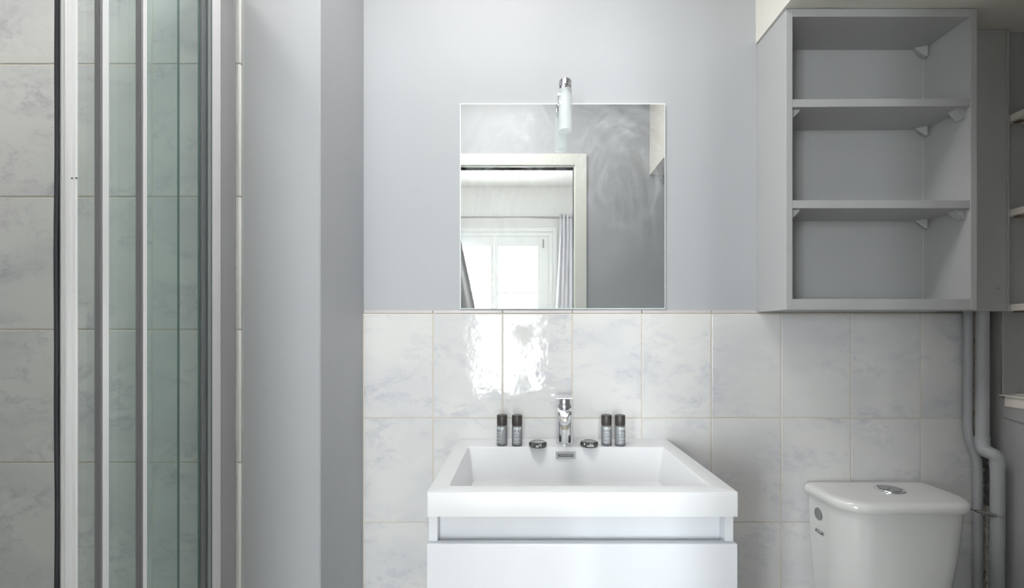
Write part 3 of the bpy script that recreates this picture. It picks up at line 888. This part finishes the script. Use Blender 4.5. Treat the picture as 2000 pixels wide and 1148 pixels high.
def block(xw, ztop, y, side, s=.026, l=.022, yaw=0):
    """triangular cleat under a shelf, against the side panel"""
    bm = BM(); sg = side
    pts = [(0, 0), (0, -s), (-sg * .004, -s), (-sg * s, -.004), (-sg * s, 0)]
    prism(bm, pts, 'y', -l / 2, l / 2)
    rot = Matrix.Rotation(yaw, 4, 'Z'); bmesh.ops.transform(bm, matrix=rot, verts=bm.verts[:])
    for v in bm.verts: v.co += Vector((xw, y, ztop))
    return obj('shelf_block', L(bm, cb), 'grey_wood', cb)
xi0, xi1 = cx0 + th, cx1 - th
for zb, t in ((1.7535, .0016), (1.4895, 0)):
    block(xi1 - .0005, zb + t, YC + .026, 1)
    block(xi1 - .004, zb + t, yb - .022, 1, yaw=-.6)
    block(xi0 + .0005, zb - t, YC + .026, -1)
    block(xi0 + .004, zb - t, yb - .022, -1, yaw=.6)
bb = bx(xi1 - .022, xi1 - .002, yb - .02, yb - .006, cz0 + .028, cz0 + .036, .0008)
obj('shelf_block', L(bb, cb), 'grey_wood', cb)
block(xi1 - .003, cz1 - .0207, yb - .02, 1, s=.030, l=.014, yaw=-.35)

# ================================================================== PIPE BOXING
pb = thing('pipe_boxing', 'grey painted board boxing in the pipes right of the open cabinet', 'panel', (1.264, 1.345, cz0))
obj('board', L(bx(cx1 + .0008, XR - .001, 1.3440, 1.356, cz0, 2.0075, .001), pb), 'grey_wood', pb)
obj('board_edge', L(bx(XR - .007, XR - .0012, 1.3415, 1.344, cz0, 2.0075, .001), pb), 'grey_wood', pb)
bm = BM(); q = P(1950, 563, 1.344); cyl(bm, (q.x, 1.3445, q.z), (q.x, 1.3425, q.z), .006, n=16)
obj('screw', L(bm, pb), 'grey_wood', pb, smooth=True)
bm = BM(); box(bm, q.x - .004, q.x + .004, 1.3418, 1.3426, q.z - .0006, q.z + .0006)
obj('screw_slot', L(bm, pb), 'dark', pb)

# ================================================================== NICHE SHELVES
for zb, lab, nm in ((1.7526, 'cream niche shelf on the right wall, topmost of the three', 1), (1.4900, 'cream niche shelf on the right wall, middle of the three', 2), (1.2272, 'cream niche shelf on the right wall, lowest of the three', 3)):
    s = thing('niche_shelf', lab, 'shelf', (XR + .06, YN1, zb), 'cream shelves in the right wall niche')
    obj('board', L(bx(XR + .002, XR + .168, YN0 + .002, YN1 - .001, zb, zb + .0185, .0012), s), 'shelf', s)
    for yy in (YN1 - .02, YN0 + .03):
        obj('shelf_clip', L(bx(XR + .012, XR + .030, yy - .012, yy + .006, zb - .005, zb, .0015), s), 'clip', s)
# white sill unit at the niche bottom
s = thing('niche_sill', 'white sill board and box along the bottom of the niche', 'sill', (XR + .08, YN1, .985))
obj('sill_board', L(bx(XR - .013, XR + .165, 0.9, YN1 + .001, .9900, .9935, .0008), s), 'shelf', s)
obj('sill_box', L(bx(XR - .0065, XR + .16, 0.9, YN1 - .009, .9615, .9895, .001), s), 'shelf', s)
# (the sill box is let into the wall top)
bm = BM(); box(bm, XR + .028, XR + .075, 1.32, 1.358, .9937, .996, .0006); obj('sill_catch', L(bm, s), 'shelf', s)

# ================================================================== PIPES
tp = thing('thin_pipe', 'thin grey painted pipe running down beside the cut tiles', 'pipe', (1.275, 1.386, 0))
rp = .0115
pts = [(1.2745, 1.386, 1.36), (1.2740, 1.386, 1.1), (1.2735, 1.386, .93), (1.2745, 1.386, .885), (1.283, 1.386, .85), (1.296, 1.386, .815), (1.3015, 1.386, .775), (1.3025, 1.386, .70), (1.3025, 1.386, .4), (1.303, 1.386, .005)]
obj('tube', L(tube(BM(), pts, rp, 20, 8), tp), 'pipe', tp, smooth=True)
kp = thing('thick_pipe', 'thick grey painted drain pipe with an elbow, right of the thin pipe', 'pipe', (1.29, 1.36, 0))
def PX(px, py, D): return tuple(P(px, py, D))
pts1 = [PX(1918.5, 560, 1.368), PX(1918.5, 700, 1.366), PX(1918.5, 800, 1.363), PX(1918.5, 866, 1.360)]
obj('upper_tube', L(tube(BM(), pts1, .0156, 24, 4), kp), 'pipe', kp, smooth=True)
pts2 = [PX(1918.5, 852, 1.360), PX(1918.6, 866, 1.359), PX(1922, 878, 1.353), PX(1932, 884, 1.343), PX(1942, 889, 1.335), PX(1948, 899, 1.332), PX(1948.6, 914, 1.332)]
obj('elbow', L(tube(BM(), pts2, .0172, 24, 8), kp), 'pipe', kp, smooth=True)
pts3 = [PX(1948.6, 908, 1.332), PX(1948.3, 1000, 1.332), PX(1947, 1148, 1.332), PX(1944, 1400, 1.332), (1.297, 1.332, .005)]
obj('lower_tube', L(tube(BM(), pts3, .0158, 24, 4), kp), 'pipe', kp, smooth=True)
q = P(1948, 1004, 1.332)
bm = BM(); cyl(bm, (q.x, 1.332, q.z - .004), (q.x, 1.332, q.z + .004), .0172, n=28)
cl = obj('pipe_clamp', L(bm, kp), 'alu_satin', kp, smooth=True)
bm = BM()
cyl(bm, (q.x - .012, 1.322, q.z + .001), (q.x - .046, 1.345, q.z + .004), .0042, n=12)
cyl(bm, (q.x - .034, 1.337, q.z - .003), (q.x - .034, 1.337, q.z + .012), .005, n=6)
cyl(bm, (q.x - .046, 1.345, q.z + .004), (q.x - .046, 1.408, q.z + .004), .003, n=10)
obj('clamp_bolt', bm, simple('dull_steel', srgb(150, 150, 144), .35, .8), cl, smooth=True)
bpy.data.objects[cl.name].children[0].location = -kp.location
# ================================================================== TOILET
tl = thing('toilet', 'white close-coupled toilet with a rounded cistern below the open cabinet', 'toilet', (.979, 1.30, 0))
def tank_ring(hw_, y0, y1, rf, z, bulge=.006, n=10):
    cx = .9795
    p = rrect(cx - hw_, cx + hw_, y0, y1, rf, n, rb=.02)
    out = []
    for x, y in p:
        u = (x - cx) / hw_
        if y < y0 + .1: y -= bulge * (1 - u * u)
        out.append((x, y, z))
    return out
rr = []
for z, hw_, y0, rf in ((.40, .138, 1.262, .062), (.44, .148, 1.250, .066), (.50, .156, 1.238, .07), (.58, .162, 1.226, .072), (.66, .166, 1.218, .074), (.713, .1685, 1.213, .075)):
    rr.append(tank_ring(hw_, y0, 1.392, rf, z))
obj('cistern', L(rings_loft(BM(), rr), tl), 'toilet', tl, smooth=True)
rr = []
for z, d in ((.7135, -.0035), (.7145, -.001), (.718, .001), (.727, .0012), (.7335, -.001), (.7375, -.0055), (.7395, -.012), (.7405, -.022), (.7412, -.06)):
    rr.append(tank_ring(.1765 + d, 1.206 - d, 1.3955 + min(d, 0) * .5, max(.075 + d, .03), z))
obj('cistern_lid', L(rings_loft(BM(), rr), tl), 'toilet', tl, smooth=True)
bx_, by_ = (1738 - 1021) * 1.312 / 946, 1.312
bt = bpy.data.objects.new('flush_button', None)
bm = BM(); lathe(bm, [(.0355, -.001), (.0355, .002), (.034, .0042), (.0315, .0046), (.0300, .0040), (.0295, .0022), (0, .0022)], bx_, by_, .7408, 44)
fb = obj('flush_ring', L(bm, tl), 'chrome', tl, smooth=True)
ca, sa = math.cos(.70), math.sin(.70)
for sgn in (-1, 1):
    pts = []
    R0 = .0255
    for k in range(17):
        a = PI * k / 16
        x = R0 * math.cos(a); y = sgn * (R0 * math.sin(a) * .98 + .0012)
        pts.append((bx_ + x * ca - y * sa, by_ + x * sa + y * ca))
    bm = prism(BM(), pts, 'z', .7425, .7458)
    obj('flush_half', L(bm, tl), simple('satin_button', srgb(176, 176, 176), .25, .8), tl)
bm = BM()
# emblem and lettering on the left side of the cistern
xsd = .9795 - .1655
e = P(1600, 1003, 1.331)
rr = []
for q_, dx in ((1, 0), (1, -.0012), (.86, -.0022), (.80, -.0018), (.02, -.0018)):
    rr.append([(xsd - .0015 + dx, e.y + .0175 * q_ * math.cos(2 * PI * k / 32), e.z + .0165 * q_ * math.sin(2 * PI * k / 32)) for k in range(32)])
obj('side_emblem', L(rings_loft(BM(), rr), tl), simple('satin_chrome_disc', srgb(165, 166, 168), .3, .7), tl, smooth=True)
t = text_bm('ALLIA', .0150)
for v in t.verts:
    x, y = v.co.x, v.co.y
    v.co = Vector((xsd + .0020 - .0005 - (.66 - .62) * 0 , 1.329 - x * 1.0, .6155 + y))
for v in t.verts: v.co.x = .9795 - .1655 - .0003
obj('lettering', L(t, tl), simple('dark_print', srgb(50, 50, 54), .5), tl)
# bowl and seat under the cistern (below the picture)
rr = []
def oval(cx, cy, rx, ry, z, n=36): return [(cx + rx * math.cos(2 * PI * k / n), cy + ry * math.sin(2 * PI * k / n) * (1.0 if math.sin(2 * PI * k / n) > 0 else 1.15), z) for k in range(n)]
for z, rx, ry, cy in ((0, .115, .24, 1.10), (.02, .112, .235, 1.10), (.15, .105, .21, 1.10), (.28, .14, .22, 1.07), (.36, .175, .24, 1.04), (.395, .18, .245, 1.03), (.40, .175, .24, 1.03)):
    rr.append(oval(.9795, cy, rx, ry, z))
obj('bowl', L(rings_loft(BM(), rr), tl), 'toilet', tl, smooth=True)
obj('bowl_shelf', L(bx(.86, 1.10, 1.16, 1.39, .30, .3995, .01), tl), 'toilet', tl, smooth=True)
rr = [oval(.9795, 1.00, rx, ry, z) for z, rx, ry in ((.402, .178, .20), (.405, .182, .204), (.418, .182, .204), (.424, .174, .196))]
obj('seat_lid', L(rings_loft(BM(), rr), tl), 'toilet', tl, smooth=True)

# ================================================================== SHOWER SCREEN
ss = thing('shower_screen', 'green-tinted glass shower screen with stacked sliding panels in bright aluminium posts', 'shower screen', (-.69, .9, .14))
Z0, Z1 = .16, 1.955
def add(name, b, mat, par=ss, **k): return obj(name, L(b, ss), mat, par, **k)
# tray is under it
tray = struct('trim_2', bx(XL, -.66, .23, YL - .001, 0, .14, .01), 'toilet', 'white shower tray kerb under the glass screen')
# post 1 (leading edge)
def gprofile(x0, x1, y0, y1, z0, z1, ng, side=True):
    """post with grooves on its front face; rounded right face"""
    bm = BM(); pts = []
    n = ng * 4
    for k in range(n + 1):
        u = k / n
        pts.append((x0 + (x1 - x0 - .0015) * u, y0 + (0 if (k % 4) < 2 else .0010)))
    m = 6
    pts.append((x1 - .0008, y0 + .0002))
    for k in range(m + 1):
        u = k / m
        pts.append((x1 + .0012 * math.sin(u * PI), y0 + .0012 + (y1 - y0 - .0012) * u))
    pts.append((x0, y1))
    return prism(bm, pts, 'z', z0, z1)
bm = BM()
# rounded bright post with two facets and thin ridges
pts = [(-.7035, .7365), (-.7020, .7345), (-.6995, .7338), (-.6975, .7345), (-.6968, .7362), (-.6960, .7350), (-.6948, .7352), (-.6940, .7372),
       (-.6938, .7410), (-.6940, .7450), (-.6932, .7454), (-.6932, .7464), (-.6940, .7468), (-.6942, .7520), (-.6950, .7528), (-.6944, .7534), (-.6944, .7560), (-.7035, .7560)]
prism(bm, pts, 'z', Z0, Z1)
p1 = add('front_post', bm, 'alu')
bm = BM()
rr = []
for k in range(41):
    z = Z0 + (Z1 - Z0) * k / 40; w = .0006 * math.sin(z * 9) + .0004 * math.sin(z * 23)
    rr.append([(x + w, y, z) for x, y in ((-.7085, .7335), (-.7070, .7305), (-.7040, .7300), (-.7022, .7318), (-.7030, .7370), (-.7080, .7372))])
add('rubber_seal', rings_loft(bm, rr), 'rubber', smooth=True)
bm = BM()
for px, py in ((126, 348), (148.5, 347.5)):
    q = P(px, py, .745 if px < 140 else .7525); cyl(bm, (-.6945, q.y, q.z), (-.6925, q.y, q.z), .0011, n=10)
add('pin', bm, 'dark')
add('sliding_post', gprofile(-.6955, -.6850, .7864, .8010, Z0, Z1, 3), 'groove')
add('post_face', bx(-.6846, -.6838, .7885, .8005, Z0, Z1, .0003), 'alu')
add('sliding_post', gprofile(-.6860, -.6750, .8580, .8690, Z0, Z1, 3), 'groove')
add('post_face', bx(-.6746, -.6738, .8600, .8688, Z0, Z1, .0003), 'alu')
# glass panels
def glass(x, ya, yb_, t=.004):
    g = add('glass_panel', bx(x - t / 2, x + t / 2, ya, yb_, Z0 + .01, Z1 - .01), 'glass_green')
    e = obj('glass_rim', L(bx(x - t / 2, x + t / 2, yb_, yb_ + .0012, Z0 + .01, Z1 - .01), ss), 'glass_edge_green', g)
    return g
glass(-.6990, .7562, .9825)
glass(-.6900, .8012, 1.031)
glass(-.6800, .8692, 1.0555)
# wall channel
add('wall_flange', bx(-.6900, -.6517, 1.0945, YL - .0012, Z0, Z1 + .03, .0006), 'alu_satin')
def wch(x, y0, y1, mat='alu'): return bx(x - .0035, x, y0, y1, Z0, Z1, .0006)
add('wall_channel', bx(-.6905, -.6822, 1.056, 1.0943, Z0, Z1, .0008), 'alu')
add('channel_bead', wch(-.6790, 1.048, 1.0598), 'alu_satin')
add('channel_bead', wch(-.6840, 1.034, 1.0596), 'groove')
for xx in (-.7015, -.6955):
    add('channel_bead', wch(xx, 1.05, 1.094), 'alu_satin')
# rails overhead and on the tray
add('top_rail', bx(-.715, -.668, .232, YL - .001, Z1, Z1 + .03, .002), 'alu')
add('bottom_rail', bx(-.715, -.668, .232, YL - .001, .14, Z0, .002), 'alu')
add('jamb_post', bx(-.712, -.672, .222, .250, Z0, Z1, .002), 'alu')

# ================================================================== CAMERA ON TRIPOD (mirrored in the tiles)
ct = thing('camera_tripod', 'black camera on a tripod in the doorway, reflected in the tiles below the mirror', 'camera', (0, -.06, 0))
add2 = lambda n, b, m, **k: obj(n, L(b, ct), m, ct, **k)
bm = bx(-.074, .074, -.115, -.06, CZ - .055, CZ + .04, .012); add2('camera_body', bm, 'black', smooth=True)
add2('prism_hump', bx(-.03, .03, -.112, -.06, CZ + .035, CZ + .056, .01), 'black', smooth=True)
add2('lens', cyl(BM(), (0, -.06, CZ), (0, -.008, CZ), .040, n=32), 'black', smooth=True)
add2('tripod_head', cyl(BM(), (0, -.085, CZ - .055), (0, -.085, CZ - .14), .026, n=20), 'black', smooth=True)
add2('centre_column', cyl(BM(), (0, -.085, CZ - .14), (0, -.085, .55), .014, n=16), 'black', smooth=True)
for k in range(3):
    a = PI / 2 + PI / 3 + k * 2 * PI / 3
    add2('leg', cyl(BM(), (.02 * math.cos(a), -.085 + .02 * math.sin(a), .90), (.36 * math.cos(a), -.085 + .36 * math.sin(a), 0.008), .013, .010, 14), 'black', smooth=True)

# added fill lamp on the bathroom ceiling, unseen (above the picture)
cl_ = thing('added_ceiling_lamp', 'added flat rectangular fill lamp on the bathroom ceiling, unseen', 'lamp', (-.125, .76, ZC - .06))
obj('housing', L(bx(-.40, .15, .54, .98, 2.550, ZC, .004), cl_), 'win', cl_)

sl_ = thing('added_shower_lamp', 'added small square fill lamp over the shower, unseen', 'lamp', (-1.10, .68, ZC - .05))  # housing for the added shower fill, out of view
obj('housing', L(bx(-1.22, -.98, .56, .80, 2.570, ZC, .004), sl_), 'win', sl_)
